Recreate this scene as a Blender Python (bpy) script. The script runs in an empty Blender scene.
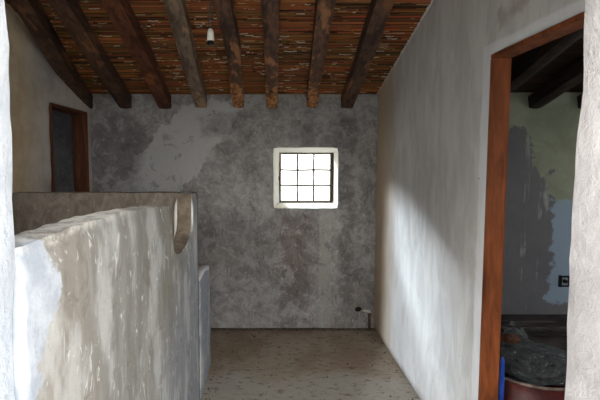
import bpy, bmesh, math, random
from mathutils import Vector, noise, Matrix
random.seed(11)
C = bpy.context.scene.collection
SC = bpy.context.scene

# ------------------------------------------------------------------ camera
F = 440.0; PITCH = math.radians(4.2); H = 1.6
cam_d = bpy.data.cameras.new('camera'); cam = bpy.data.objects.new('camera', cam_d); C.objects.link(cam)
cam_d.sensor_width = 36; cam_d.lens = 36 * F / 600; cam_d.clip_start = 0.02
cam_d.shift_x = 35 / 600
cam_d.shift_y = (160 + F * math.tan(PITCH) - 200) / 600
cam.location = (0, 0, H); cam.rotation_euler = (math.pi / 2 - PITCH, 0, 0)
SC.camera = cam

# ------------------------------------------------------------------ light
SC.view_settings.view_transform = 'Standard'; SC.view_settings.look = 'None'
SC.view_settings.gamma = 1; SC.view_settings.use_curve_mapping = False
SC.view_settings.exposure = 0.36
w = bpy.data.worlds.new('sky'); SC.world = w; w.use_nodes = True
nt = w.node_tree; nt.nodes.clear()
wo = nt.nodes.new('ShaderNodeOutputWorld'); wb = nt.nodes.new('ShaderNodeBackground')
wt = nt.nodes.new('ShaderNodeTexCoord'); ws = nt.nodes.new('ShaderNodeSeparateXYZ')
wr = nt.nodes.new('ShaderNodeValToRGB')
nt.links.new(wt.outputs['Generated'], ws.inputs[0]); nt.links.new(ws.outputs['Z'], wr.inputs[0])
wr.color_ramp.elements[0].position = 0.0; wr.color_ramp.elements[0].color = (1.0, 0.97, 0.92, 1)
wr.color_ramp.elements[1].position = 0.5; wr.color_ramp.elements[1].color = (0.88, 0.95, 1.0, 1)
nt.links.new(wr.outputs[0], wb.inputs[0]); wb.inputs[1].default_value = 4.0
nt.links.new(wb.outputs[0], wo.inputs[0])

def area(name, loc, target, sx, sy, energy, col):
    d = bpy.data.lights.new(name, 'AREA'); d.shape = 'RECTANGLE'; d.size = sx; d.size_y = sy
    d.energy = energy; d.color = col
    o = bpy.data.objects.new(name, d); C.objects.link(o); o.location = loc
    o.rotation_euler = (Vector(target) - Vector(loc)).to_track_quat('-Z', 'Y').to_euler()
    return o
# bright sky high outside the barred window; daylight outside the doorway behind the camera
area('sky_light_window', (-2.0, 8.5, 4.6), (-2.0, 4.2, 4.6), 2.9, 2.8, 4500, (0.78, 0.89, 1.0))
area('sky_light_entrance', (0.7, -2.6, 3.1), (0.1, 1.2, 1.0), 3.0, 2.2, 210, (1.0, 0.98, 0.95))
area('fill_light_stair', (-1.5, -1.6, 2.9), (-1.5, 2.0, 1.4), 2.0, 1.6, 380, (1.0, 0.95, 0.86))  # added fill through an unseen opening, brightens the stair side
area('fill_light_side_room', (4.9, 2.4, 2.6), (2.4, 2.8, 1.0), 2.0, 1.6, 110, (0.95, 0.98, 1.0))  # added fill through an unseen opening, brightens the side room

sd = bpy.data.lights.new('low_sun', 'SUN'); sd.energy = 5.0; sd.angle = math.radians(2.2); sd.color = (0.84, 0.92, 1.0)
so = bpy.data.objects.new('low_sun', sd); C.objects.link(so); so.location = (-4, -8, 3)
so.rotation_euler = Vector((0.43, 1, -0.10)).to_track_quat('-Z', 'Y').to_euler()

# ------------------------------------------------------------------ node helper
class M:
    def __init__(s, name, rough=0.9):
        s.m = bpy.data.materials.new(name); s.m.use_nodes = True
        s.t = s.m.node_tree; s.b = s.t.nodes['Principled BSDF']; s.b.inputs['Roughness'].default_value = rough
        s.b.inputs['Specular IOR Level'].default_value = 0.25
        s.tc = s.t.nodes.new('ShaderNodeTexCoord'); s.P = s.tc.outputs['Object']
        sp = s.t.nodes.new('ShaderNodeSeparateXYZ'); s.t.links.new(s.P, sp.inputs[0])
        s.X, s.Y, s.Z = sp.outputs
    def _in(s, sock, v):
        if isinstance(v, bpy.types.NodeSocket): s.t.links.new(v, sock)
        elif isinstance(v, tuple) and len(v) == 3 and sock.type == 'RGBA': sock.default_value = (*v, 1)
        else: sock.default_value = v
    def ma(s, op, a, b=0.0, c=0.0):
        n = s.t.nodes.new('ShaderNodeMath'); n.operation = op
        s._in(n.inputs[0], a); s._in(n.inputs[1], b); s._in(n.inputs[2], c); return n.outputs[0]
    def scale(s, v):
        n = s.t.nodes.new('ShaderNodeMapping'); n.vector_type = 'POINT'
        s.t.links.new(s.P, n.inputs[0]); n.inputs['Scale'].default_value = v; return n.outputs[0]
    def noise(s, sc, det=5, rough=0.6, vec=None, dist=0.0):
        n = s.t.nodes.new('ShaderNodeTexNoise'); n.inputs['Scale'].default_value = sc
        n.inputs['Detail'].default_value = det; n.inputs['Roughness'].default_value = rough
        n.inputs['Distortion'].default_value = dist
        s.t.links.new(vec or s.P, n.inputs['Vector']); return n.outputs[0]
    def ms(s, v, a, b, lo=0.0, hi=1.0):
        n = s.t.nodes.new('ShaderNodeMapRange'); n.interpolation_type = 'SMOOTHSTEP'
        s._in(n.inputs[0], v); n.inputs[1].default_value = a; n.inputs[2].default_value = b
        n.inputs[3].default_value = lo; n.inputs[4].default_value = hi; return n.outputs[0]
    def mix(s, f, a, b, mode='MIX'):
        n = s.t.nodes.new('ShaderNodeMix'); n.data_type = 'RGBA'; n.blend_type = mode
        s._in(n.inputs[0], f); s._in(n.inputs[6], a); s._in(n.inputs[7], b); return n.outputs[2]
    def mul(s, *a):
        r = a[0]
        for b in a[1:]: r = s.ma('MULTIPLY', r, b)
        return r
    def box(s, u, v, u0, u1, v0, v1, soft, warp=None):
        a = s.ma('MINIMUM', s.ma('SUBTRACT', u, u0), s.ma('SUBTRACT', u1, u))
        b = s.ma('MINIMUM', s.ma('SUBTRACT', v, v0), s.ma('SUBTRACT', v1, v))
        d = s.ma('MINIMUM', a, b)
        if warp is not None: d = s.ma('ADD', d, warp)
        return s.ms(d, 0.0, soft)
    def warp(s, sc, amp):
        return s.ma('MULTIPLY', s.ma('SUBTRACT', s.noise(sc, 6, 0.65), 0.5), amp)
    def bump(s, h, strength=0.4, dist=0.01):
        n = s.t.nodes.new('ShaderNodeBump'); n.inputs['Strength'].default_value = strength
        n.inputs['Distance'].default_value = dist
        s.t.links.new(h, n.inputs['Height']); s.t.links.new(n.outputs[0], s.b.inputs['Normal'])
    def col(s, c): s._in(s.b.inputs['Base Color'], c); return s.m

def mottle(k, a, b, sc=3.0, streak=None, dist=0.6):
    """cloudy two-tone plaster"""
    n1 = k.noise(sc, 8, 0.65, dist=dist)
    c = k.mix(k.ms(n1, 0.36, 0.64), a, b)
    return c
def std_bump(k, st=0.5, d=0.012):
    h = k.ma('ADD', k.noise(9, 8, 0.7), k.mul(k.noise(60, 4, 0.7), 0.35)); k.bump(h, st, d)

def srgb(r, g, b):
    f = lambda c: (c / 255 / 12.92) if c / 255 <= 0.04045 else ((c / 255 + 0.055) / 1.055) ** 2.4
    return (f(r), f(g), f(b))

# back wall: grey cement render, dark and pale areas
def mat_back():
    k = M('cement_render_back')
    c = mottle(k, srgb(140, 137, 136), srgb(168, 165, 163), 2.6, dist=0.5)
    fine = k.noise(16, 8, 0.75, dist=0.5)
    c = k.mix(k.ms(fine, 0.40, 0.62), k.mix(0.55, c, srgb(104, 100, 98)), c)
    brush = k.noise(22, 6, 0.7, vec=k.scale((1, 1, 0.35)), dist=1.0)
    c = k.mix(k.mul(k.ms(brush, 0.52, 0.62), k.ms(k.Z, 1.55, 1.1), 0.5), c, srgb(168, 166, 164))
    # brownish band low down
    c = k.mix(k.mul(k.ms(k.noise(2.2, 5), 0.4, 0.6), k.ms(k.Z, 1.5, 0.3), 0.4), c, srgb(122, 108, 98))
    # smooth pale repair left of the window, narrowing downwards
    uw = k.ma('ADD', k.X, k.ma('MULTIPLY', k.ma('SUBTRACT', k.Z, 1.7), -0.75))
    m1 = k.box(uw, k.Z, -1.13, -0.47, 1.22, 2.12, 0.02, k.warp(5, 0.42))
    c = k.mix(k.mul(m1, 0.92), c, k.mix(k.noise(3, 3), srgb(166, 166, 166), srgb(190, 189, 187)))
    # dark area in the upper left
    m2 = k.box(k.X, k.Z, -1.75, -1.1, 1.1, 2.05, 0.15, k.warp(3, 0.7))
    c = k.mix(k.mul(m2, 0.5), c, srgb(92, 88, 92))
    # scraped dark patch under beams
    m3 = k.box(k.X, k.Z, -0.62, -0.12, 1.78, 2.08, 0.12, k.warp(7, 0.5))
    c = k.mix(k.mul(m3, 0.45), c, srgb(90, 86, 86))
    # dark band and pale strip below the window
    m4 = k.box(k.X, k.Z, 0.12, 0.46, 0.15, 1.12, 0.08, k.warp(5, 0.22))
    c = k.mix(k.mul(m4, 0.5), c, srgb(98, 84, 80))
    m5 = k.box(k.X, k.Z, 0.50, 0.64, -0.1, 1.16, 0.02, k.warp(4, 0.09))
    c = k.mix(k.mul(m5, 0.7), c, srgb(160, 156, 150))
    m6 = k.box(k.X, k.Z, 0.67, 0.86, 0.2, 2.0, 0.05, k.warp(5, 0.16))
    c = k.mix(k.mul(m6, 0.45), c, srgb(92, 88, 86))
    cr = k.noise(6.0, 10, 0.78, dist=0.5)
    c = k.mix(k.mul(k.ms(cr, 0.53, 0.57), 0.5), c, srgb(172, 170, 168))
    c = k.mix(k.mul(k.ms(cr, 0.44, 0.41), 0.45), c, srgb(84, 80, 79))
    sc_ = k.noise(30, 7, 0.75, vec=k.scale((1, 1, 0.6)), dist=0.9)
    c = k.mix(k.mul(k.ms(sc_, 0.58, 0.62), k.ms(k.Z, 1.6, 1.2), 0.6), c, srgb(190, 188, 184))
    fl = k.noise(48, 3, 0.6, dist=1.0)
    c = k.mix(k.mul(k.ms(fl, 0.70, 0.76), 0.5), c, srgb(196, 192, 186))
    # green-grey limewash of the side room
    rg = k.ms(k.X, 1.04, 1.06)
    g = mottle(k, srgb(140, 148, 128), srgb(160, 166, 146), 2.5)
    edge = k.ma('ADD', k.ma('ADD', k.X, k.mul(k.Z, 0.55)), k.warp(5.5, 0.75))
    dk = k.mul(k.ms(edge, 3.42, 3.38), k.ms(k.Z, 1.96, 1.9))
    g = k.mix(dk, g, k.mix(k.noise(7, 6), srgb(104, 104, 108), srgb(128, 128, 130)))
    drip = k.noise(9, 5, 0.6, vec=k.scale((1, 1, 0.06)))
    g = k.mix(k.mul(k.ms(drip, 0.55, 0.60), dk, k.ms(k.noise(5, 4), 0.42, 0.55), 0.8), g, srgb(176, 176, 172))
    bl = k.box(k.X, k.Z, 2.66, 3.2, 0.24, 1.25, 0.03, k.warp(6, 0.32))
    g = k.mix(bl, g, srgb(150, 168, 186))
    c = k.mix(rg, c, g)
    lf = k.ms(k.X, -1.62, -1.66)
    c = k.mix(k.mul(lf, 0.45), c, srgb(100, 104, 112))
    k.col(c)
    h = k.ma('ADD', k.noise(7, 8, 0.7), k.mul(fine, 0.5)); k.bump(h, 0.5, 0.015)
    return k.m

def mat_right():
    k = M('smooth_lime_plaster')
    st = k.noise(7, 6, 0.65, vec=k.scale((1, 1.0, 0.35)), dist=0.8)
    c = k.mix(k.ms(st, 0.35, 0.65), srgb(182, 180, 178), srgb(200, 199, 197))
    br = k.noise(24, 5, 0.65, vec=k.scale((1, 1.0, 0.16)))
    c = k.mix(k.mul(k.ms(br, 0.52, 0.66), 0.45), c, srgb(210, 208, 206))
    # warm window light painted as ochre toward the far corner, and a darker foot
    c = k.mix(k.mul(k.ms(k.ma('ADD', k.Y, k.warp(3, 0.25)), 3.3, 3.9), 0.75), c, srgb(184, 158, 124))
    c = k.mix(k.mul(k.ms(k.ma('ADD', k.Z, k.warp(8, 0.1)), 0.09, 0.0), 0.6), c, srgb(96, 84, 72))
    # fresh white strip at the door frame
    m = k.box(k.Y, k.Z, 1.0, 2.125, -0.1, 2.13, 0.01, k.warp(9, 0.035))
    c = k.mix(k.mul(m, 0.5), c, srgb(216, 220, 224))
    # yellowed scuff above the door
    s = k.box(k.ma('ADD', k.Y, 0.0), k.ma('SUBTRACT', k.Z, k.mul(k.ma('SUBTRACT', 2.0, k.Y), 0.12)), 1.25, 2.0, 2.16, 2.26, 0.05, k.warp(9, 0.22))
    c = k.mix(k.mul(s, 0.5), c, srgb(140, 126, 106))
    sp = k.noise(40, 2, 0.5)
    c = k.mix(k.mul(k.ms(sp, 0.755, 0.78), 0.7), c, srgb(90, 80, 72))
    k.col(c); k.bump(k.ma('ADD', k.mul(st, 0.4), k.mul(br, 0.3)), 0.3, 0.010)
    return k.m

def mat_left():
    k = M('ochre_plaster')
    c = mottle(k, srgb(184, 174, 162), srgb(208, 202, 194), 2.5)
    oc = k.ms(k.ma('ADD', k.Y, k.warp(3, 0.35)), 3.18, 2.9)
    c = k.mix(k.mul(oc, 0.85), c, k.mix(k.ms(k.noise(5, 6), 0.35, 0.65), srgb(198, 172, 134), srgb(220, 202, 170)))
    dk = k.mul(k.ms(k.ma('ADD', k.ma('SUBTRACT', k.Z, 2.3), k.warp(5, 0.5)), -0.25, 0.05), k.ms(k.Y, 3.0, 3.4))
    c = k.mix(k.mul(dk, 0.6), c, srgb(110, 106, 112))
    f = k.box(k.Y, k.Z, 3.26, 4.06, -0.1, 2.09, 0.01, k.warp(9, 0.03))
    c = k.mix(k.mul(f, 0.4), c, srgb(196, 190, 180))
    k.col(c); std_bump(k); return k.m

def mat_parapet():
    k = M('streaked_parapet_plaster')
    st = k.noise(10, 6, 0.65, vec=k.scale((1, 1.0, 0.18)), dist=0.4)
    c = k.mix(k.ms(st, 0.35, 0.65), srgb(136, 133, 127), srgb(160, 158, 153))
    # warmer near the whitewash
    c = k.mix(k.mul(k.ms(k.ma('ADD', k.Y, k.warp(4, 0.2)), 1.15, 0.95), 0.45), c, srgb(150, 139, 128))
    c = k.mix(k.mul(k.ms(k.ma('ADD', k.Y, k.warp(4, 0.2)), 2.3, 2.9), 0.55), c, srgb(176, 178, 180))
    c = k.mix(k.ms(k.Y, 2.6, 2.8), c, srgb(146, 149, 154))
    ol = k.box(k.Y, k.Z, 1.7, 2.72, 0.9, 1.6, 0.25, k.warp(4, 0.3))
    c = k.mix(k.mul(ol, 0.3), c, srgb(140, 136, 108))
    bz = k.ms(k.ma('ADD', k.ma('SUBTRACT', k.Y, k.mul(k.Z, 1.1)), k.warp(4, 0.3)), 0.75, 1.35)
    c = k.mix(k.mul(bz, 0.5), c, srgb(150, 156, 168))  # far lower face tinted bluish for light bounced off the right wall
    dkp = k.noise(8, 7, 0.7, dist=1.2)
    c = k.mix(k.mul(k.ms(dkp, 0.54, 0.62), 0.4), c, srgb(116, 110, 102))
    fl = k.noise(26, 5, 0.65, vec=k.scale((1, 1.0, 0.4)), dist=1.5)
    c = k.mix(k.mul(k.ms(fl, 0.60, 0.66), 0.8), c, srgb(220, 220, 216))
    pl = k.noise(4.5, 5, 0.6, vec=k.scale((1, 1.0, 0.5)))
    c = k.mix(k.mul(k.ms(pl, 0.50, 0.62), 0.5), c, srgb(212, 212, 210))
    # whitewash carried over from the jamb, ragged edge
    e = k.ma('ADD', k.ma('ADD', k.Y, k.mul(k.ma('ABSOLUTE', k.ma('SUBTRACT', 1.33, k.Z)), 0.55)), k.warp(6, 0.26))
    c = k.mix(k.ms(e, 0.885, 0.865), c, k.mix(k.ms(k.noise(9, 6), 0.4, 0.6), srgb(168, 174, 184), srgb(196, 201, 208)))
    # bare bruised rim
    rim = k.mul(k.ms(k.ma('ADD', k.Z, k.warp(14, 0.04)), 1.425, 1.445), k.ms(k.noise(18, 5, 0.7), 0.4, 0.55), k.ms(k.Y, 1.7, 1.2))
    c = k.mix(k.mul(rim, 0.7), c, srgb(216, 212, 204))
    k.col(c); k.bump(k.ma('ADD', k.mul(st, 0.35), k.mul(k.noise(40, 5, 0.7), 0.5)), 0.4, 0.012)
    return k.m

def mat_simple(name, a, b, sc=6, rough=0.9, bs=0.5, bd=0.01):
    k = M(name, rough); k.col(mottle(k, a, b, sc)); 
    k.bump(k.ma('ADD', k.noise(sc * 2.5, 8, 0.7), k.mul(k.noise(70, 4, 0.7), 0.3)), bs, bd); return k.m

def mat_cross():
    k = M('raw_brown_cement')
    st = k.noise(14, 7, 0.7, vec=k.scale((1, 1.0, 0.5)), dist=1.0)
    c = k.mix(k.ms(st, 0.35, 0.65), srgb(92, 84, 76), srgb(118, 110, 102))
    fl = k.noise(34, 4, 0.6, dist=2.0)
    c = k.mix(k.mul(k.ms(fl, 0.64, 0.7), 0.6), c, srgb(176, 170, 160))
    k.col(c); k.bump(st, 0.6, 0.012); return k.m

def mat_floor():
    k = M('dusty_cement_floor')
    c = mottle(k, srgb(136, 118, 100), srgb(156, 144, 128), 2.2)
    c = k.mix(k.mul(k.ms(k.ma('ADD', k.Y, k.warp(2.5, 0.5)), 3.3, 3.05), 0.7), c, srgb(162, 157, 148))  # front of the floor painted lighter for the light reaching it
    d = k.noise(26, 6, 0.75, vec=k.scale((0.5, 1, 1)))
    c = k.mix(k.mul(k.ms(d, 0.53, 0.63), 0.7), c, srgb(84, 74, 64))
    g = k.noise(70, 3, 0.6)
    c = k.mix(k.mul(k.ms(g, 0.68, 0.74), 0.6), c, srgb(186, 180, 170))
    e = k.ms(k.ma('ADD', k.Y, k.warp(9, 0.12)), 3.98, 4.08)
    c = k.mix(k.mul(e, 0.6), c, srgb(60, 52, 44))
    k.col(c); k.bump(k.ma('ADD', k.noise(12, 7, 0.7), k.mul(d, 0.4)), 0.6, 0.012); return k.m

def mat_wood(name, a, b, hi=None, axis='Y', sc=5, rough=0.75, end=None):
    k = M(name, rough)
    s = {'X': (0.12, 1, 1), 'Y': (1, 0.12, 1), 'Z': (1, 1, 0.12)}[axis]
    g = k.noise(sc * 6, 6, 0.65, vec=k.scale(s), dist=0.8)
    c = k.mix(k.ms(g, 0.35, 0.65), a, b)
    s2 = tuple(v * 1.0 if v == 1 else 0.3 for v in s)
    p = k.noise(sc * 1.2, 4, 0.6, vec=k.scale(s2))
    c = k.mix(k.mul(k.ms(p, 0.5, 0.68), 0.7), c, tuple(v * 0.4 for v in a))
    if hi: c = k.mix(k.mul(k.ms(k.noise(sc, 4, 0.6, vec=k.scale(s2)), 0.56, 0.62), k.ms(g, 0.3, 0.5)), c, hi)
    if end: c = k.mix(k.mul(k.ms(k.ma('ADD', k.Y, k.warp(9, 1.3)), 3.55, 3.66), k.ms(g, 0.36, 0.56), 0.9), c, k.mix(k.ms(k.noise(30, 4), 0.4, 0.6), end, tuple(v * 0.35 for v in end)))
    k.col(c); k.bump(g, 0.6, 0.008); return k.m

def mat_attr(name, rough=0.8, bump=True):
    k = M(name, rough); a = k.t.nodes.new('ShaderNodeAttribute'); a.attribute_name = 'Col'
    g = k.noise(60, 5, 0.7, vec=k.scale((0.15, 1, 1)))
    k.col(k.mix(k.ms(g, 0.35, 0.65), a.outputs['Color'], k.mix(0.35, a.outputs['Color'], (0.14, 0.085, 0.05))))
    k.bump(g, 0.4, 0.004); return k.m

MNOTCH = mat_simple('brown_notch_plaster', srgb(84, 74, 64), srgb(112, 101, 90), 12)
MB = mat_back(); MR = mat_right(); ML = mat_left(); MP = mat_parapet(); MX = mat_cross(); MF = mat_floor()
MW = mat_simple('whitewash', srgb(194, 200, 209), srgb(210, 214, 220), 5, 0.85, 0.7, 0.015)
MWR = mat_simple('shaded_whitewash', srgb(140, 137, 138), srgb(160, 157, 158), 6, 0.85, 0.7, 0.015)  # greyer whitewash right of the doorway, its weaker daylight put into the colour
MREV = mat_simple('cream_reveal_whitewash', srgb(246, 241, 228), srgb(250, 247, 238), 5, 0.85, 0.5)
MTOP = mat_simple('bare_white_plaster_cap', srgb(214, 212, 216), srgb(232, 230, 234), 14, 0.9, 0.8)
MGR = mat_simple('courtyard_ground', srgb(186, 180, 168), srgb(206, 200, 190), 2)
MDR = mat_simple('dark_floor', srgb(52, 48, 46), srgb(78, 72, 68), 6)

# ------------------------------------------------------------------ mesh helpers
def link(name, me, m, parent=None, smooth=True):
    o = bpy.data.objects.new(name, me); C.objects.link(o)
    if m: me.materials.append(m)
    if smooth:
        for p in me.polygons: p.use_smooth = True
    if parent: o.parent = parent
    return o
def tobj(name, bm, m, parent=None, smooth=True):
    me = bpy.data.meshes.new(name); bm.normal_update(); bm.to_mesh(me); bm.free(); return link(name, me, m, parent, smooth)
def tag(o, label=None, cat=None, group=None, kind=None):
    if label: o['label'] = label
    if cat: o['category'] = cat
    if group: o['group'] = group
    if kind: o['kind'] = kind
    return o
def empty(name, loc):
    o = bpy.data.objects.new(name, None); C.objects.link(o); o.location = loc; o.empty_display_size = 0.1; return o
def lin(cuts, step):
    r = [cuts[0]]
    for a, b in zip(cuts, cuts[1:]):
        n = max(1, round((b - a) / step)); r += [a + (b - a) * (i + 1) / n for i in range(n)]
    return r
def solid(name, cx, cy, cz, step, hole=None, amp=0.004, smooth=1, warp=None, m=None, slots=None, parent=None, fr=7.0, kind='structure'):
    """skin of a union of grid cells, shared vertices, roughened"""
    xs, ys, zs = lin(cx, step[0]), lin(cy, step[1]), lin(cz, step[2])
    nx, ny, nz = len(xs) - 1, len(ys) - 1, len(zs) - 1
    def occ(i, j, k):
        if i < 0 or j < 0 or k < 0 or i >= nx or j >= ny or k >= nz: return False
        return not (hole and hole((xs[i] + xs[i+1]) / 2, (ys[j] + ys[j+1]) / 2, (zs[k] + zs[k+1]) / 2))
    bm = bmesh.new(); V = {}
    def v(i, j, k):
        if (i, j, k) not in V: V[(i, j, k)] = bm.verts.new((xs[i], ys[j], zs[k]))
        return V[(i, j, k)]
    for i in range(nx):
        for j in range(ny):
            for k in range(nz):
                if not occ(i, j, k): continue
                for d, q in (((-1,0,0), ((0,0,0),(0,0,1),(0,1,1),(0,1,0))), ((1,0,0), ((1,0,0),(1,1,0),(1,1,1),(1,0,1))),
                             ((0,-1,0), ((0,0,0),(1,0,0),(1,0,1),(0,0,1))), ((0,1,0), ((0,1,0),(0,1,1),(1,1,1),(1,1,0))),
                             ((0,0,-1), ((0,0,0),(0,1,0),(1,1,0),(1,0,0))), ((0,0,1), ((0,0,1),(1,0,1),(1,1,1),(0,1,1)))):
                    if not occ(i + d[0], j + d[1], k + d[2]):
                        f = bm.faces.new([v(i + a, j + b, k + c) for a, b, c in q])
                        if slots: f.material_index = slots(f.calc_center_median(), d)
    if warp:
        for a in bm.verts: a.co = warp(a.co)
    for _ in range(smooth): bmesh.ops.smooth_vert(bm, verts=bm.verts, factor=0.5, use_axis_x=True, use_axis_y=True, use_axis_z=True)
    if amp:
        for a in bm.verts:
            a.co += (noise.noise_vector(a.co * fr) + 0.5 * noise.noise_vector(a.co * fr * 3)) * amp
    bm.normal_update()
    for e in bm.edges: e.smooth = e.calc_face_angle(0) < 0.45
    mm = m if isinstance(m, list) else [m]
    o = tobj(name, bm, mm[0], parent)
    for q in mm[1:]: o.data.materials.append(q)
    if kind: o['kind'] = kind
    return o
def ceilz(y): return 2.205 + 0.285 * (4.1 - y)
def tube(bm, pts, rad, n=8, cap=True, rfun=None):
    """rad: number or list; keeps a stable frame"""
    rings = []; up = Vector((0, 0, 1))
    for i, p in enumerate(pts):
        p = Vector(p)
        t = (Vector(pts[min(i + 1, len(pts) - 1)]) - Vector(pts[max(i - 1, 0)])).normalized()
        u = up if abs(t.z) < 0.95 else Vector((1, 0, 0))
        a = t.cross(u).normalized(); b = a.cross(t).normalized()
        r = rad[i] if isinstance(rad, (list, tuple)) else rad
        ring = []
        for q in range(n):
            th = 2 * math.pi * q / n; s = rfun(i, th) if rfun else 1
            ring.append(bm.verts.new(p + (a * math.cos(th) + b * math.sin(th)) * r * s))
        rings.append(ring)
    fs = []
    for A, B in zip(rings, rings[1:]):
        for q in range(n): fs.append(bm.faces.new((A[q], A[(q + 1) % n], B[(q + 1) % n], B[q])))
    if cap:
        fs.append(bm.faces.new(rings[0][::-1])); fs.append(bm.faces.new(rings[-1]))
    return fs
def box(bm, x0, x1, y0, y1, z0, z1):
    v = [bm.verts.new((x, y, z)) for x in (x0, x1) for y in (y0, y1) for z in (z0, z1)]
    for q in ((0,1,3,2),(4,6,7,5),(0,4,5,1),(2,3,7,6),(0,2,6,4),(1,5,7,3)): bm.faces.new([v[a] for a in q])
def lathe(bm, prof, cx, cy, n=32):
    R = [[bm.verts.new((cx + r * math.cos(2*math.pi*i/n), cy + r * math.sin(2*math.pi*i/n), z)) for i in range(n)] for r, z in prof]
    for A, B in zip(R, R[1:]):
        for i in range(n): bm.faces.new((A[i], A[(i+1) % n], B[(i+1) % n], B[i]))
    bm.faces.new(R[0][::-1]); bm.faces.new(R[-1])

# ------------------------------------------------------------------ shell
BY = 4.096
WX0, WX1, WZ0, WZ1 = 0.083, 0.676, 1.152, 1.711
def back_warp(c):
    # splay of the reveal: narrower outside
    if -0.1 < c.x < 0.9 and 1.0 < c.z < 1.9:
        t = (c.y - BY) / 0.24; t = max(0, min(1, t))
        if abs(c.x - WX0) < 1e-4: c.x += 0.058 * t
        if abs(c.x - WX1) < 1e-4: c.x -= 0.005 * t
        if abs(c.z - WZ0) < 1e-4: c.z += 0.030 * t
        if abs(c.z - WZ1) < 1e-4: c.z -= 0.040 * t
    return c
solid('wall_back', [-3.3, WX0, WX1, 3.5], [BY, BY + 0.06, BY + 0.36], [-0.1, WZ0, WZ1, 2.6], (0.05, 0.06, 0.05),
      lambda x, y, z: WX0 < x < WX1 and WZ0 < z < WZ1, 0.004, 1, back_warp, [MB, MREV],
      lambda c, d: 1 if (d[1] == 0 and WX0 - .02 < c.x < WX1 + .02 and WZ0 - .02 < c.z < WZ1 + .02) or d[1] == 1 else 0)
solid('wall_right', [1.03, 1.105], [0.74, 1.15, 2.045, 4.1], [0, 2.08, 3.5], (0.06, 0.05, 0.05),
      lambda x, y, z: 1.15 < y < 2.045 and z < 2.08, 0.003, 1,
      lambda c: Vector((c.x, c.y, c.z if c.z <= 2.08 else 2.08 + (c.z - 2.08) * (ceilz(c.y) + 0.06 - 2.08) / 1.42)), MR, fr=4)
solid('wall_left', [-1.72, -1.6], [0.74, 3.314, 4.0, 4.1], [-1.2, 0, 2.03, 3.5], (0.06, 0.05, 0.05),
      lambda x, y, z: 3.314 < y < 4.0 and 0 < z < 2.03, 0.005, 1,
      lambda c: Vector((c.x, c.y, c.z if c.z <= 2.03 else 2.03 + (c.z - 2.03) * (ceilz(c.y) + 0.06 - 2.03) / 1.47)), ML)
# front wall with the doorway the room is seen through, and two unseen openings added either side to admit daylight
def fh(x, y, z):
    return (-0.408 < x < 0.509 and z < 2.15) or (-1.45 < x < -0.75 and 1.25 < z < 2.1) or (1.9 < x < 2.6 and 1.1 < z < 2.0)
def fwarp(c):
    if abs(c.x + 0.408) < 1e-4: c.x = -0.430 + 0.014 * max(0, min(1, (c.z - 1.36) / 0.1))
    if abs(c.x - 0.509) < 1e-4: c.x += 0.006 * (c.z - 1.0) + 0.010 * noise.noise(Vector((c.y * 3, 1, c.z * 2.2))) 
    return c
solid('wall_front', [-3.3, -1.45, -0.75, -0.408, 0.509, 1.9, 2.6, 3.5], [0.30, 0.738], [0, 1.1, 1.25, 2.0, 2.1, 2.15, 3.4], (0.05, 0.035, 0.035),
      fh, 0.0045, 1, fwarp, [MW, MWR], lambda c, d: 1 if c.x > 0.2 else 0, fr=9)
solid('wall_side_room', [3.5, 3.7], [0.3, 2.1, 2.9, 4.45], [0, 1.0, 1.8, 3.4], (0.2, 0.2, 0.2),
      lambda x, y, z: 2.1 < y < 2.9 and 1.0 < z < 1.8, 0.004, 0, None, MR)  # its opening is added out of view to let daylight in
solid('wall_passage', [-3.4, -3.3], [0.3, 4.45], [0, 3.4], (0.1, 0.3, 0.3), None, 0.003, 0, None, MB)
solid('wall_passage_front', [-3.3, -1.72], [2.5, 2.6], [0, 2.6], (0.2, 0.1, 0.2), None, 0.003, 0, None, MB)

# unseen sun blockers added behind the viewer: a raking-edged panel and a post
bm = bmesh.new()
poly = [(-1.22, 2.06), (-0.98, 1.856), (-0.70, 1.66), (-0.333, 1.255), (-0.05, 1.03), (0.10, 1.0), (0.10, 2.6), (-1.22, 2.6)]
A = [bm.verts.new((x, -1.0, z)) for x, z in poly]; B = [bm.verts.new((x, -1.12, z)) for x, z in poly]
bm.faces.new(A); bm.faces.new(B[::-1])
for i in range(len(poly)): bm.faces.new((A[i], B[i], B[(i + 1) % len(poly)], A[(i + 1) % len(poly)]))
bmesh.ops.recalc_face_normals(bm, faces=bm.faces)
SUN_BLOCK = bm
# floors
PX = -0.42
solid('floor', [-3.3, -1.6, -0.52, 1.03, 1.14, 3.5], [0.3, 0.74, 2.72, BY], [-0.12, 0], (0.06, 0.06, 0.12),
      lambda x, y, z: -1.6 < x < -0.52 and 0.74 < y < 2.72, 0.004, 0, None, [MF, MDR],
      lambda c, d: 1 if c.x > 1.1 or c.x < -1.62 else 0, fr=5)
solid('floor_courtyard', [-7, 7], [-8, 0.29], [-0.2, -0.06], (0.7, 0.5, 0.14), None, 0.01, 0, None, MGR)
solid('floor_stairwell', [-1.6, -0.52], [0.3, 2.82], [-1.3, -1.2], (0.2, 0.2, 0.1), None, 0.003, 0, None, MX)

tobj('wall_sun_block', SUN_BLOCK, MW, smooth=False)['kind'] = 'structure'
solid('wall_sun_block_post', [-2.50, -1.85], [-6.2, -5.8], [-0.06, 2.6], (0.1, 0.1, 0.1), None, 0.01, 2, None, MW)  # added out of view, cuts the near end of the sun patch
solid('wall_sun_block_side', [-4.9, -3.27], [-6.2, -6.0], [-0.06, 3.1], (0.2, 0.1, 0.2), None, 0.01, 1, None, MW)  # added out of view, keeps the sun out of the stair opening
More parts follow.
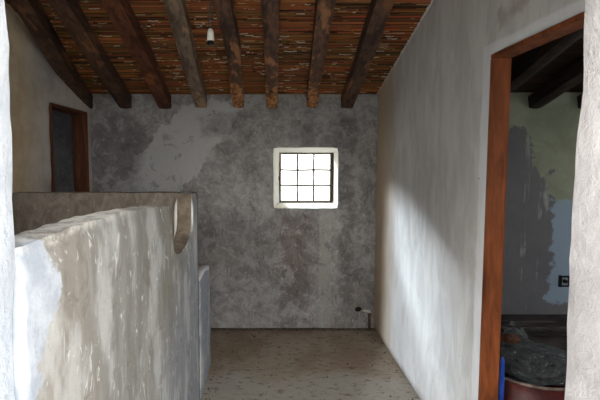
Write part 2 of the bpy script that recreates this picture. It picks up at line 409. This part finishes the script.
# parapet with its U-shaped notch and low stepped end
def top(y):
    pts = [(0.74, 1.452), (1.0, 1.452), (1.35, 1.445), (1.90, 1.405), (1.97, 1.398), (2.00, 1.27), (2.035, 1.19), (2.10, 1.145), (2.22, 1.13),
           (2.36, 1.138), (2.46, 1.16), (2.525, 1.20), (2.55, 1.25), (2.56, 1.402), (2.72, 1.402)]
    for (a, za), (b, zb) in zip(pts, pts[1:]):
        if y <= b: return za + (zb - za) * (y - a) / (b - a)
    return 1.402
def pwarp(c):
    t = top(c.y) + 0.008 * noise.noise(Vector((c.y * 16, c.x * 20, 0))) * (1 if c.y < 1.9 else 0.2)
    z = -1.2 + (c.z + 1.2) * (t + 1.2) / 2.6
    x = c.x
    if c.z > 1.37: x = PX - 0.035 + (x - PX + 0.035) * 0.82     # crumbled, slightly rounded rim
    return Vector((x, c.y, z))
solid('wall_stair_parapet', [-0.53, PX], [0.745, 1.9, 2.54, 2.56, 2.72], [-1.2, 0, 1.34, 1.4], (0.04, 0.01, 0.03), None, 0.0018, 1, pwarp, [MP, MNOTCH],
      lambda c, d: 1 if d[2] == 1 and 2.16 < c.y < 2.57 else 0, fr=12)
def cwarp(c):
    return Vector((c.x, c.y, c.z + (0.004 * noise.noise(Vector((c.x * 9, 0, 0))) if c.z > 1.3 else 0)))
solid('wall_landing_parapet', [-1.6, -0.425], [2.722, 2.82], [-1.2, 0, 1.34, 1.40], (0.05, 0.04, 0.03), None, 0.003, 1, cwarp, MX)
def lwarp(c):
    z = c.z
    if z > 0.5: z = 0.5 + (z - 0.5) * (0.335 + 0.02 * math.sin(c.y * 9)) / 0.34
    y = c.y
    if y > 3.2: y -= 0.03 * max(0, (z - 0.6) / 0.25)
    return Vector((c.x, y, z))
solid('wall_low_stub', [-0.50, PX], [2.822, 3.32], [0, 0.78, 0.84], (0.027, 0.03, 0.03), None, 0.004, 2, lwarp, [MP, MTOP],
      lambda c, d: 1 if c.z > 0.80 else 0, fr=12)
# stair steps going down behind the parapet
sb = bmesh.new()
for i in range(6): box(sb, -1.595, -0.54, 0.85 + i * 0.28, 1.13 + i * 0.28, -1.19, -0.17 * (i + 1) + 0.0)
o = tobj('floor_stair_steps', sb, MX, smooth=False); o['kind'] = 'structure'

# ------------------------------------------------------------------ ceiling of split canes
MREED = mat_attr('split_cane')
bm = bmesh.new(); lay = bm.loops.layers.color.new('Col')
def setcol(fs, c):
    for f in fs:
        for l in f.loops: l[lay] = (*c, 1)
cane = [(0.50 * q, 0.305 * q ** 1.05, 0.15 * q ** 1.1) for q in (1.0, 1.15, 0.8, 1.25, 0.6, 0.3, 0.95, 1.05, 0.7)]
y = 0.76
while y < 4.09:
    r = random.uniform(0.0045, 0.0075)
    x = -1.6 - random.random() * 0.5
    while x < 1.06:
        L = random.uniform(0.2, 1.1); x1 = x + L
        a, b = max(x, -1.61), min(x1, 1.05)
        if b - a > 0.05:
            n = max(2, int((b - a) / 0.22)); j = random.uniform(-0.003, 0.003)
            ph = random.random() * 50
            pts = []
            for i in range(n + 1):
                u = a + (b - a) * i / n
                yy = y + j + 0.004 * noise.noise(Vector((u * 2.5 + ph, y * 9, 0)))
                pts.append((u, yy, ceilz(yy) - 0.004 + 0.004 * noise.noise(Vector((u * 3, ph, 0)))))
            rr = r * random.uniform(0.8, 1.15)
            setcol(tube(bm, pts, rr, 5, cap=True), tuple(v * random.uniform(0.75, 1.15) for v in random.choice(cane)))
        x = x1 + random.uniform(-0.01, 0.02)
    y += r * 1.75
# pale broken splinters and bits of lime caught between the canes
for i in range(1700):
    u = random.uniform(-1.58, 1.0); y = random.uniform(1.2, 4.06)
    if noise.noise(Vector((u * 2.2, y * 3, 4))) < -0.2: continue
    L = random.choice([0.012, 0.02, 0.03, 0.05, 0.08]) * random.uniform(0.7, 1.3); z = ceilz(y) - 0.011
    c = random.choice([srgb(224, 210, 190), srgb(206, 178, 142), srgb(236, 230, 220)])
    dy = random.uniform(-0.004, 0.004)
    setcol(tube(bm, [(u, y, z), (u + L * .5, y + dy, z - random.uniform(0, 0.005)), (u + L, y + dy, z)], random.uniform(0.0015, 0.0036), 4), c)
o = tobj('ceiling', bm, MREED, smooth=False); o['kind'] = 'structure'
for nm, xe, mt in (('trim_1', 1.026, MR), ('trim_2', -1.596, ML)):
    tb = bmesh.new(); pts = [(xe + 0.006 * noise.noise(Vector((0, q * 0.5, 3))), 0.76 + q * 0.015, ceilz(0.76 + q * 0.015) - 0.012 + 0.006 * noise.noise(Vector((5, q * 0.37, 0)))) for q in range(222)]
    tube(tb, pts, [0.0065 + 0.014 * noise.noise(Vector((q * 0.8, 9, 0))) for q in range(222)], 8)
    tobj(nm, tb, mt)['kind'] = 'structure'
# roof slab over everything
bm = bmesh.new()
ys = [0.1, 4.47]
v = [bm.verts.new((x, y, ceilz(y) + dz)) for dz in (0.012, 0.12) for y in ys for x in (-3.6, 3.9)]
for q in ((0,2,3,1),(4,5,7,6),(0,1,5,4),(2,6,7,3),(0,4,6,2),(1,3,7,5)): bm.faces.new([v[a] for a in q])
MROOF = mat_wood('dark_roof_boards', srgb(44, 32, 26), srgb(66, 48, 36), axis='X')
o = tobj('ceiling_roof', bm, MROOF, smooth=False); o['kind'] = 'structure'

# ------------------------------------------------------------------ roof beams
def P(px, py, zf):
    """point under the ceiling (offset zf) seen at a pixel of the photograph"""
    p = PITCH; cy = 160 + F * math.tan(p)
    a = (px - 265) / F; b = -(py - cy) / F
    r = Vector((a, math.cos(p) + b * math.sin(p), -math.sin(p) + b * math.cos(p)))
    # H + t r.z = 2.205+.285*(4.1 - t r.y) + zf
    t = (2.205 + 0.285 * 4.1 + zf - H) / (r.z + 0.285 * r.y)
    return r * t + Vector((0, 0, H))
wd = mat_wood('dark_old_beam', srgb(62, 44, 36), srgb(96, 70, 54), srgb(124, 84, 58))
wr_ = mat_wood('red_brown_beam', srgb(74, 44, 32), srgb(112, 68, 46), srgb(136, 84, 52))
wg = mat_wood('grey_weathered_beam', srgb(96, 82, 70), srgb(136, 116, 98), srgb(160, 132, 104))
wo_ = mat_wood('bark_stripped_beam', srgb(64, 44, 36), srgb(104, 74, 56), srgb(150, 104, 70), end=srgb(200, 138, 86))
wk = mat_wood('blackened_beam', srgb(36, 28, 24), srgb(58, 46, 40))
def beam(p0, x1, half, dep, m, seed, label, group, y0=0.742, y1=4.088, edge=0.72, crook=0.012):
    # p0 = (x, y) further forward; x1 = x at the back wall
    pts = []; n = 26
    for i in range(n + 1):
        y = y0 + (y1 - y0) * i / n
        x = x1 + (p0[0] - x1) * (y1 - y) / (y1 - p0[1])
        x += crook * noise.noise(Vector((seed * 7.1, y * 1.3, 0))) * (1 if y < 3.9 else 0.4)
        pts.append((x, y, ceilz(y) - 0.016 - dep / 2))
    def rf(i, th):
        c, s = abs(math.cos(th)), abs(math.sin(th))
        e = 9.0
        k = (c ** e + s ** e) ** (-1 / e)              # squared log
        k *= edge + (1 - edge) * 0.5
        w = math.sqrt((math.cos(th) * half) ** 2 + (math.sin(th) * dep / 2) ** 2)
        return k * w * (1 + 0.10 * noise.noise(Vector((math.cos(th) * 1.3, math.sin(th) * 1.3 + seed * 3, i * 0.35))) + 0.03 * noise.noise(Vector((th * 4, seed, i * 1.7)))) / (0.86)
    bm = bmesh.new(); tube(bm, pts, 1.0, 16, rfun=rf)
    bm.normal_update()
    for e in bm.edges: e.smooth = e.calc_face_angle(0) < 0.5
    o = tobj('roof_beam', bm, m, smooth=True); tag(o, label, 'beam', group); return o
G = 'roof beams under the cane ceiling'
spec = [((20, 4), (88, 104), 0.05, 0.13, wd, 'dark rough roof beam running along the top of the left wall'),
        ((56, 0), (123, 97), 0.052, 0.125, wd, 'dark brown roof beam, next after the one along the left wall'),
        ((112, 0), (163, 97), 0.055, 0.13, wr_, 'reddish brown roof beam third from the left wall'),
        ((172, 0), (200, 97), 0.050, 0.12, wg, 'grey weathered roof beam just left of the hanging lamp socket'),
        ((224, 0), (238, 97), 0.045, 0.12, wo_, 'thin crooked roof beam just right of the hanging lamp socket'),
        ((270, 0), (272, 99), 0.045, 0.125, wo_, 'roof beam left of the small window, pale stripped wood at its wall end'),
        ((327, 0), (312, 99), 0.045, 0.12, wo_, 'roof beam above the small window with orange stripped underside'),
        ((386, 0), (348, 99), 0.052, 0.125, wd, 'thick dark roof beam nearest the right wall')]
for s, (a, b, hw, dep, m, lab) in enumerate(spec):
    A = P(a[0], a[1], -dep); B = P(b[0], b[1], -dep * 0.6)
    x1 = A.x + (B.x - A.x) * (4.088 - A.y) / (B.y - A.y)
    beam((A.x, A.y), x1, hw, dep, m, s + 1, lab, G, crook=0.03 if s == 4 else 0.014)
for i, x in enumerate((1.55, 2.0, 2.45, 2.9)):
    beam((x, 1.0), x + 0.02, 0.05, 0.13, wk, 20 + i, ['blackened side room beam nearest the door frame', 'blackened side room beam, second in from the doorway',
         'blackened side room beam, third in from the doorway', 'blackened side room beam furthest in from the doorway'][i], 'blackened beams of the side room')
bm = bmesh.new(); tube(bm, [(1.15 + i * 0.2, 4.03, 2.115 + 0.01 * noise.noise(Vector((i * .7, 0, 0)))) for i in range(12)], 0.055, 10, rfun=lambda i, th: 1 + 0.1 * noise.noise(Vector((th, i * .5, 2))))
# (wall plate sits under the beam ends)
bm.free()

# ------------------------------------------------------------------ window
MFR = mat_wood('weathered_window_wood', srgb(96, 86, 76), srgb(140, 128, 114), axis='Z', sc=8)
MFD = mat_wood('dark_window_wood', srgb(60, 48, 42), srgb(92, 76, 64), axis='Z', sc=8)
MIR = mat_simple('dull_iron', srgb(96, 88, 84), srgb(120, 112, 106), 30, 0.6)
wy = BY + 0.235
x0, x1, z0, z1 = 0.138, 0.672, 1.180, 1.673
win = empty('window_1', ((x0 + x1) / 2, wy, z0)); win['kind'] = 'structure'
def wpart(name, boxes, m, parent=win):
    b = bmesh.new()
    for q in boxes: box(b, *q)
    bmesh.ops.bevel(b, geom=b.edges[:], offset=0.002, segments=1, affect='EDGES')
    o = tobj(name, b, m, None, smooth=False)
    for v in o.data.vertices: v.co -= parent.location
    o.parent = parent; return o
wpart('window_frame', [(x0, x0 + .022, wy, wy + .045, z0, z1), (x0 + .022, x1 - .03, wy, wy + .045, z1 - .02, z1), (x0 + .022, x1 - .03, wy, wy + .045, z0, z0 + .018)], MFR)
wpart('window_jamb', [(x1 - .03, x1, wy - .012, wy + .045, z0, z1)], MFD)['label'] = 'dark brown right jamb of the window'
ix0, ix1, iz0, iz1 = x0 + .022, x1 - .03, z0 + .018, z1 - .02
for i in (1, 2):
    b = bmesh.new(); xx = ix0 + (ix1 - ix0) * i / 3
    tube(b, [(xx - win.location.x + 0.002 * math.sin(t * 1.5 + i), 0.02, iz0 - z0 + (iz1 - iz0) * t / 8) for t in range(9)], 0.0092, 8)
    tobj('window_bar', b, MIR, win)
    b = bmesh.new(); zz = iz0 + (iz1 - iz0) * i / 3
    tube(b, [(ix0 - win.location.x + (ix1 - ix0) * t / 8, 0.02, zz - z0 + 0.0015 * math.sin(t + i)) for t in range(9)], 0.0092, 8)
    tobj('window_bar', b, MIR, win)
kg = bpy.data.materials.new('window_glass'); kg.use_nodes = True; t = kg.node_tree; t.nodes.clear()
out = t.nodes.new('ShaderNodeOutputMaterial'); tr = t.nodes.new('ShaderNodeBsdfTransparent'); gl = t.nodes.new('ShaderNodeBsdfGlossy')
fr_ = t.nodes.new('ShaderNodeFresnel'); mx = t.nodes.new('ShaderNodeMixShader'); gl.inputs['Roughness'].default_value = 0.05
tr.inputs[0].default_value = (0.97, 0.98, 0.97, 1)
t.links.new(fr_.outputs[0], mx.inputs[0]); t.links.new(tr.outputs[0], mx.inputs[1]); t.links.new(gl.outputs[0], mx.inputs[2]); t.links.new(mx.outputs[0], out.inputs[0])
wpart('window_pane', [(ix0 - .003, ix1 + .003, wy + .030, wy + .0345, iz0 - .003, iz1 + .003)], kg)
b = bmesh.new(); box(b, x0 - .008, x0 + .004, wy - .02, wy, 1.40, 1.44); 
o = tobj('window_hinge', b, MFD, None, False)
for v in o.data.vertices: v.co -= win.location
o.parent = win

# ------------------------------------------------------------------ door frames
MD = mat_wood('orange_brown_door_wood', srgb(100, 52, 28), srgb(136, 76, 42), axis='Z', sc=4, rough=0.55)
MD2 = mat_wood('dark_brown_door_wood', srgb(84, 48, 32), srgb(116, 70, 46), axis='Z', sc=4, rough=0.6)
def frame(name, x0, x1, ya, yb, zt, th, m):
    d = empty(name, ((x0 + x1) / 2, (ya + yb) / 2, 0)); d['kind'] = 'structure'
    def bxp(n, *q):
        b = bmesh.new(); box(b, *q); bmesh.ops.bevel(b, geom=b.edges[:], offset=0.003, segments=2, affect='EDGES')
        o = tobj(n, b, m, None, False)
        for v in o.data.vertices: v.co -= d.location
        o.parent = d; return o
    bxp('door_jamb', x0, x1, ya, ya + th, 0.004, zt - th)
    bxp('door_jamb', x0, x1, yb - th, yb, 0.004, zt - th)
    bxp('door_head', x0, x1, ya, yb, zt - th, zt)
    return d
frame('door_1', 1.026, 1.115, 1.152, 2.043, 2.078, 0.018, MD)
frame('door_2', -1.725, -1.596, 3.318, 3.997, 2.027, 0.022, MD2)

# ------------------------------------------------------------------ pendant lamp socket
MCORD = mat_simple('grey_green_cord', srgb(52, 62, 62), srgb(84, 94, 94), 40, 0.6)
MPOR = mat_simple('white_porcelain', srgb(232, 230, 226), srgb(244, 242, 238), 20, 0.3, 0.1)
MBK = mat_simple('black_bakelite', srgb(18, 17, 17), srgb(30, 28, 27), 20, 0.4, 0.2)
ly = 2.3; lx = (211 - 265) / 440 * ly * 0.985
lamp = empty('pendant_lamp_socket', (lx, ly, 2.20))
lamp.scale = (0.85, 0.85, 0.78); tag(lamp, 'white pendant lamp socket without a bulb hanging on a twisted cord from the ceiling', 'lamp')
zt = (ceilz(ly) - 0.012 - 2.20) / 0.78
for s in (0, 1):
    b = bmesh.new(); n = 80; pts = []
    for i in range(n + 1):
        z = 0.075 + (zt - 0.075) * i / n
        loose = 0.006 + 0.010 * math.exp(-((z - 0.13) / 0.05) ** 2)
        a = z * 55 + s * math.pi
        pts.append((loose * math.cos(a) * (0.6 if z > .2 else 1), loose * 0.5 * math.sin(a), z))
    tube(b, pts, 0.0028, 6); tobj('cord', b, MCORD, lamp)
b = bmesh.new(); lathe(b, [(0.006, 0.088), (0.010, 0.086), (0.015, 0.078), (0.019, 0.062), (0.021, 0.035), (0.0215, 0.012), (0.0215, 0.008)][::-1], 0, 0, 24); tobj('socket_body', b, MPOR, lamp)
b = bmesh.new(); lathe(b, [(0.013, -0.018), (0.0205, -0.018), (0.0215, -0.012), (0.022, 0.004), (0.021, 0.008), (0.015, 0.008)], 0, 0, 24); tobj('socket_ring', b, MBK, lamp)['label'] = 'black ring below the white socket'

# ------------------------------------------------------------------ broken corner with pipe stub
MCAV = mat_simple('bare_rubble', srgb(52, 44, 38), srgb(92, 80, 70), 20)
MPIPE = mat_simple('rusty_pipe', srgb(70, 46, 36), srgb(104, 74, 58), 30, 0.6)
MPV = mat_simple('pale_pipe', srgb(190, 182, 168), srgb(210, 204, 192), 30, 0.6)
pp = empty('water_pipe', (0.985, 4.05, 0.0)); tag(pp, 'short rusty water pipe rising from the floor in the far right corner', 'pipe')
b = bmesh.new(); tube(b, [(0, 0, 0.006), (0.002, 0, .06), (-0.002, 0, .12), (0, 0, .165)], 0.013, 10); tobj('riser', b, MPIPE, pp)
b = bmesh.new(); tube(b, [(0.0, 0, .165), (-0.004, -0.003, .178), (-0.02, -0.006, .184), (-0.06, -0.004, .186)], [0.012, 0.013, 0.011, 0.009], 10); tobj('spout', b, MPV, pp)['label'] = 'pale bent stub on top of the pipe'
b = bmesh.new(); bmesh.ops.create_icosphere(b, subdivisions=3, radius=1)
for v in b.verts:
    v.co *= 1 + 0.3 * noise.noise(v.co * 2.2); v.co.x *= 0.032; v.co.z *= 0.022; v.co.y *= 0.006; v.co += Vector((0.885, 4.089, 0.186))
o = tobj('plaster_hole', b, mat_simple('hole_dark', srgb(26, 22, 20), srgb(44, 38, 34), 30)); tag(o, 'small dark ragged hole in the back wall beside the corner pipe', 'hole')

# rubble crumbs along the foot of the walls and on the floor
MST = mat_simple('plaster_crumb', srgb(120, 110, 98), srgb(170, 162, 150), 30)
MST2 = mat_simple('dark_crumb', srgb(52, 44, 38), srgb(80, 70, 60), 30)
b = bmesh.new()
def crumb(b, x, y, r):
    a = bmesh.ops.create_icosphere(b, subdivisions=1, radius=r)
    for v in a['verts']:
        v.co = Vector((v.co.x * random.uniform(.7, 1.3), v.co.y * random.uniform(.7, 1.3), v.co.z * 0.55)) + Vector((x, y, r * 0.4 + 0.002))
for i in range(420):
    q = random.random()
    if q < 0.45: x, y = random.uniform(-0.4, 1.0), 4.075 - abs(random.gauss(0, 0.03))
    elif q < 0.6: x, y = 1.01 - abs(random.gauss(0, 0.025)), random.uniform(2.2, 4.05)
    elif q < 0.75: x, y = -0.40 + abs(random.gauss(0, 0.025)), random.uniform(2.2, 3.3)
    else: x, y = random.uniform(-0.38, 0.98), random.uniform(2.2, 4.0)
    crumb(b, x, y, random.choice([0.003, 0.004, 0.005, 0.008]) * random.uniform(.7, 1.3))
o = tobj('floor_debris', b, MST2, smooth=False); tag(o, 'dark crumbs of plaster and grit scattered over the cement floor', 'debris', kind='stuff')
for (px, yy, r) in ((231, 3.05, 0.011), (266, 2.92, 0.010), (352, 3.9, 0.014)):
    xx = (px - 265) / F * yy * 0.96; b = bmesh.new(); crumb(b, xx, yy, r)
    o = tobj('plaster_chip', b, MST, smooth=False)
    tag(o, {231: 'pale plaster chip on the floor near the left low wall', 266: 'pale plaster chip in the middle of the front of the floor', 352: 'pale plaster chip on the floor near the back wall and corner pipe'}[px], 'plaster chip', 'plaster chips on the floor')

# ------------------------------------------------------------------ side room: socket hole, drum, bags, boards
sock = empty('wall_socket', (2.83, BY, 0.46)); tag(sock, 'broken black wall socket in the pale blue patch of the side room wall', 'socket')
b = bmesh.new()
for q in ((-0.055, -0.035, -0.03, -0.004, -.055, .055), (-0.035, 0.05, -.022, -.004, .035, .05), (-0.035, .05, -.022, -.004, -.055, -.042), (.035, .05, -.022, -.004, -.042, .035)): box(b, *q)
bmesh.ops.bevel(b, geom=b.edges[:], offset=0.002, segments=1, affect='EDGES'); tobj('socket_box', b, MBK, sock, False)
b = bmesh.new(); lathe(b, [(0.004, -.018), (.018, -.018), (.02, 0), (.012, .006)], 0, 0, 16)
for v in b.verts: v.co = Vector((v.co.x, v.co.z - 0.012, v.co.y))
tobj('socket_outlet', b, MBK, sock)

MRED = mat_simple('dark_red_paint', srgb(52, 12, 11), srgb(74, 20, 17), 8, 0.45, 0.3)
MRIM = mat_simple('worn_rim_metal', srgb(80, 66, 60), srgb(120, 104, 96), 20, 0.45, 0.3)
dcx, dcy, dr = 1.50, 2.42, 0.27
drum = empty('metal_drum', (dcx, dcy, 0.005)); tag(drum, 'dark red metal drum full of plastic waste inside the side room', 'drum')
b = bmesh.new(); lathe(b, [(dr - .01, 0), (dr, .01), (dr, .15), (dr + .008, .165), (dr, .18), (dr, .29), (dr + .008, .305), (dr, .32), (dr, .43), (dr - .012, .43), (dr - .012, .06), (.02, .05)], 0, 0, 48); tobj('drum_body', b, MRED, drum)
b = bmesh.new(); n = 48; tube(b, [(dr * math.cos(2 * math.pi * i / n), dr * math.sin(2 * math.pi * i / n), .435) for i in range(n + 1)], 0.009, 8, cap=False); tobj('drum_rim', b, MRIM, drum)

def plastic(name, c, rough, trans=0.0, alpha=None):
    k = M(name, rough); k.b.inputs['Specular IOR Level'].default_value = 0.45
    n = k.noise(14, 6, 0.7, dist=2); k.col(k.mix(n, c, tuple(v * 0.6 for v in c))); k.bump(n, 0.8, 0.02)
    if alpha is not None: k._in(k.b.inputs['Alpha'], k.ms(n, 0.3, 0.7, alpha, min(1, alpha + 0.5)))
    return k.m
def bag(name, loc, size, seed, m, label, cat, knot=None, crease=1.0, sub=4):
    b = bmesh.new(); bmesh.ops.create_icosphere(b, subdivisions=sub, radius=1)
    for v in b.verts:
        d = v.co.normalized(); r = 1 + 0.22 * noise.noise(d * 1.4 + Vector((seed, 0, 0)))
        ridge = 1 - abs(noise.noise(d * 3.2 + Vector((0, seed, 0)))) * 2
        r += crease * (0.10 * ridge + 0.05 * (1 - abs(noise.noise(d * 8 + Vector((0, 0, seed)))) * 2))
        r += crease * 0.045 * noise.noise(d * 15 + Vector((seed, seed, 0)))
        if knot and d.z > 0.75: r += knot * (d.z - 0.75) * 3
        c = d * r
        if c.z < -0.55: c.z = -0.55 + (c.z + 0.55) * 0.15
        v.co = Vector((c.x * size[0], c.y * size[1], c.z * size[2]))
    o = tobj(name, b, m, smooth=False); o.location = loc; tag(o, label, cat); return o
MBAG = plastic('black_plastic', srgb(10, 9, 10), 0.45); MCLR = plastic('clear_plastic', srgb(70, 76, 78), 0.18, alpha=0.3)
MGB = plastic('grey_plastic', srgb(76, 82, 84), 0.3); MRAG = mat_simple('brown_rag', srgb(58, 32, 24), srgb(92, 60, 46), 20)
bag('waste_bag', (1.47, 2.44, 0.20), (0.17, 0.17, 0.13), 3, MGB, 'grey crumpled plastic bag lying deep in the red drum', 'bag')
bag('clear_plastic_bag', (1.50, 2.40, 0.480), (0.20, 0.20, 0.048), 9, MCLR, 'crumpled translucent plastic sheet heaped on top of the red drum', 'plastic sheet', crease=2.6)
bag('black_sack', (1.70, 3.12, 0.135), (0.25, 0.22, 0.235), 5, MBAG, 'black plastic sack slumped on the floor behind the red drum', 'sack', knot=0.2)
bag('brown_rag', (1.41, 2.46, 0.575), (0.045, 0.035, 0.022), 7, MRAG, 'crumpled reddish brown rag lying on the plastic sheet over the red drum', 'rag', crease=1.6, sub=4)
b = bmesh.new(); tube(b, [(1.185, 2.13, .012), (1.183, 2.125, .2), (1.18, 2.118, .45), (1.178, 2.115, .60), (1.178, 2.115, .625)], [.016, .014, .012, .010, .004], 12)
o = tobj('blue_handle', b, mat_simple('blue_plastic', srgb(30, 62, 150), srgb(44, 82, 176), 10, 0.4, .1)); tag(o, 'blue plastic tool handle standing just inside the orange brown door frame', 'handle')
MPLK = mat_wood('dark_plank', srgb(40, 36, 36), srgb(84, 78, 76), axis='X')
for i, (xa, xb, yy, zz, lab) in enumerate(((1.7, 3.1, 3.97, 0.0, 'dark plank lowest of the stack at the foot of the side room wall'),
                                      (1.62, 3.05, 3.96, 0.047, 'dark plank in the middle of the stack against the side room wall'),
                                      (1.68, 3.1, 3.98, 0.094, 'dark plank topmost of the stack against the side room wall'))):
    b = bmesh.new(); box(b, xa, xb, yy - .09, yy + .09, zz + .006, zz + .050)
    bmesh.ops.bevel(b, geom=b.edges[:], offset=0.005, segments=1, affect='EDGES')
    o = tobj('plank', b, MPLK, smooth=False); tag(o, lab, 'plank', 'stacked planks in the side room')
b = bmesh.new(); tube(b, [(1.95 + i * .12, 3.15 + .01 * i, .30 + .002 * math.sin(i)) for i in range(10)], .013, 8)
b.free()
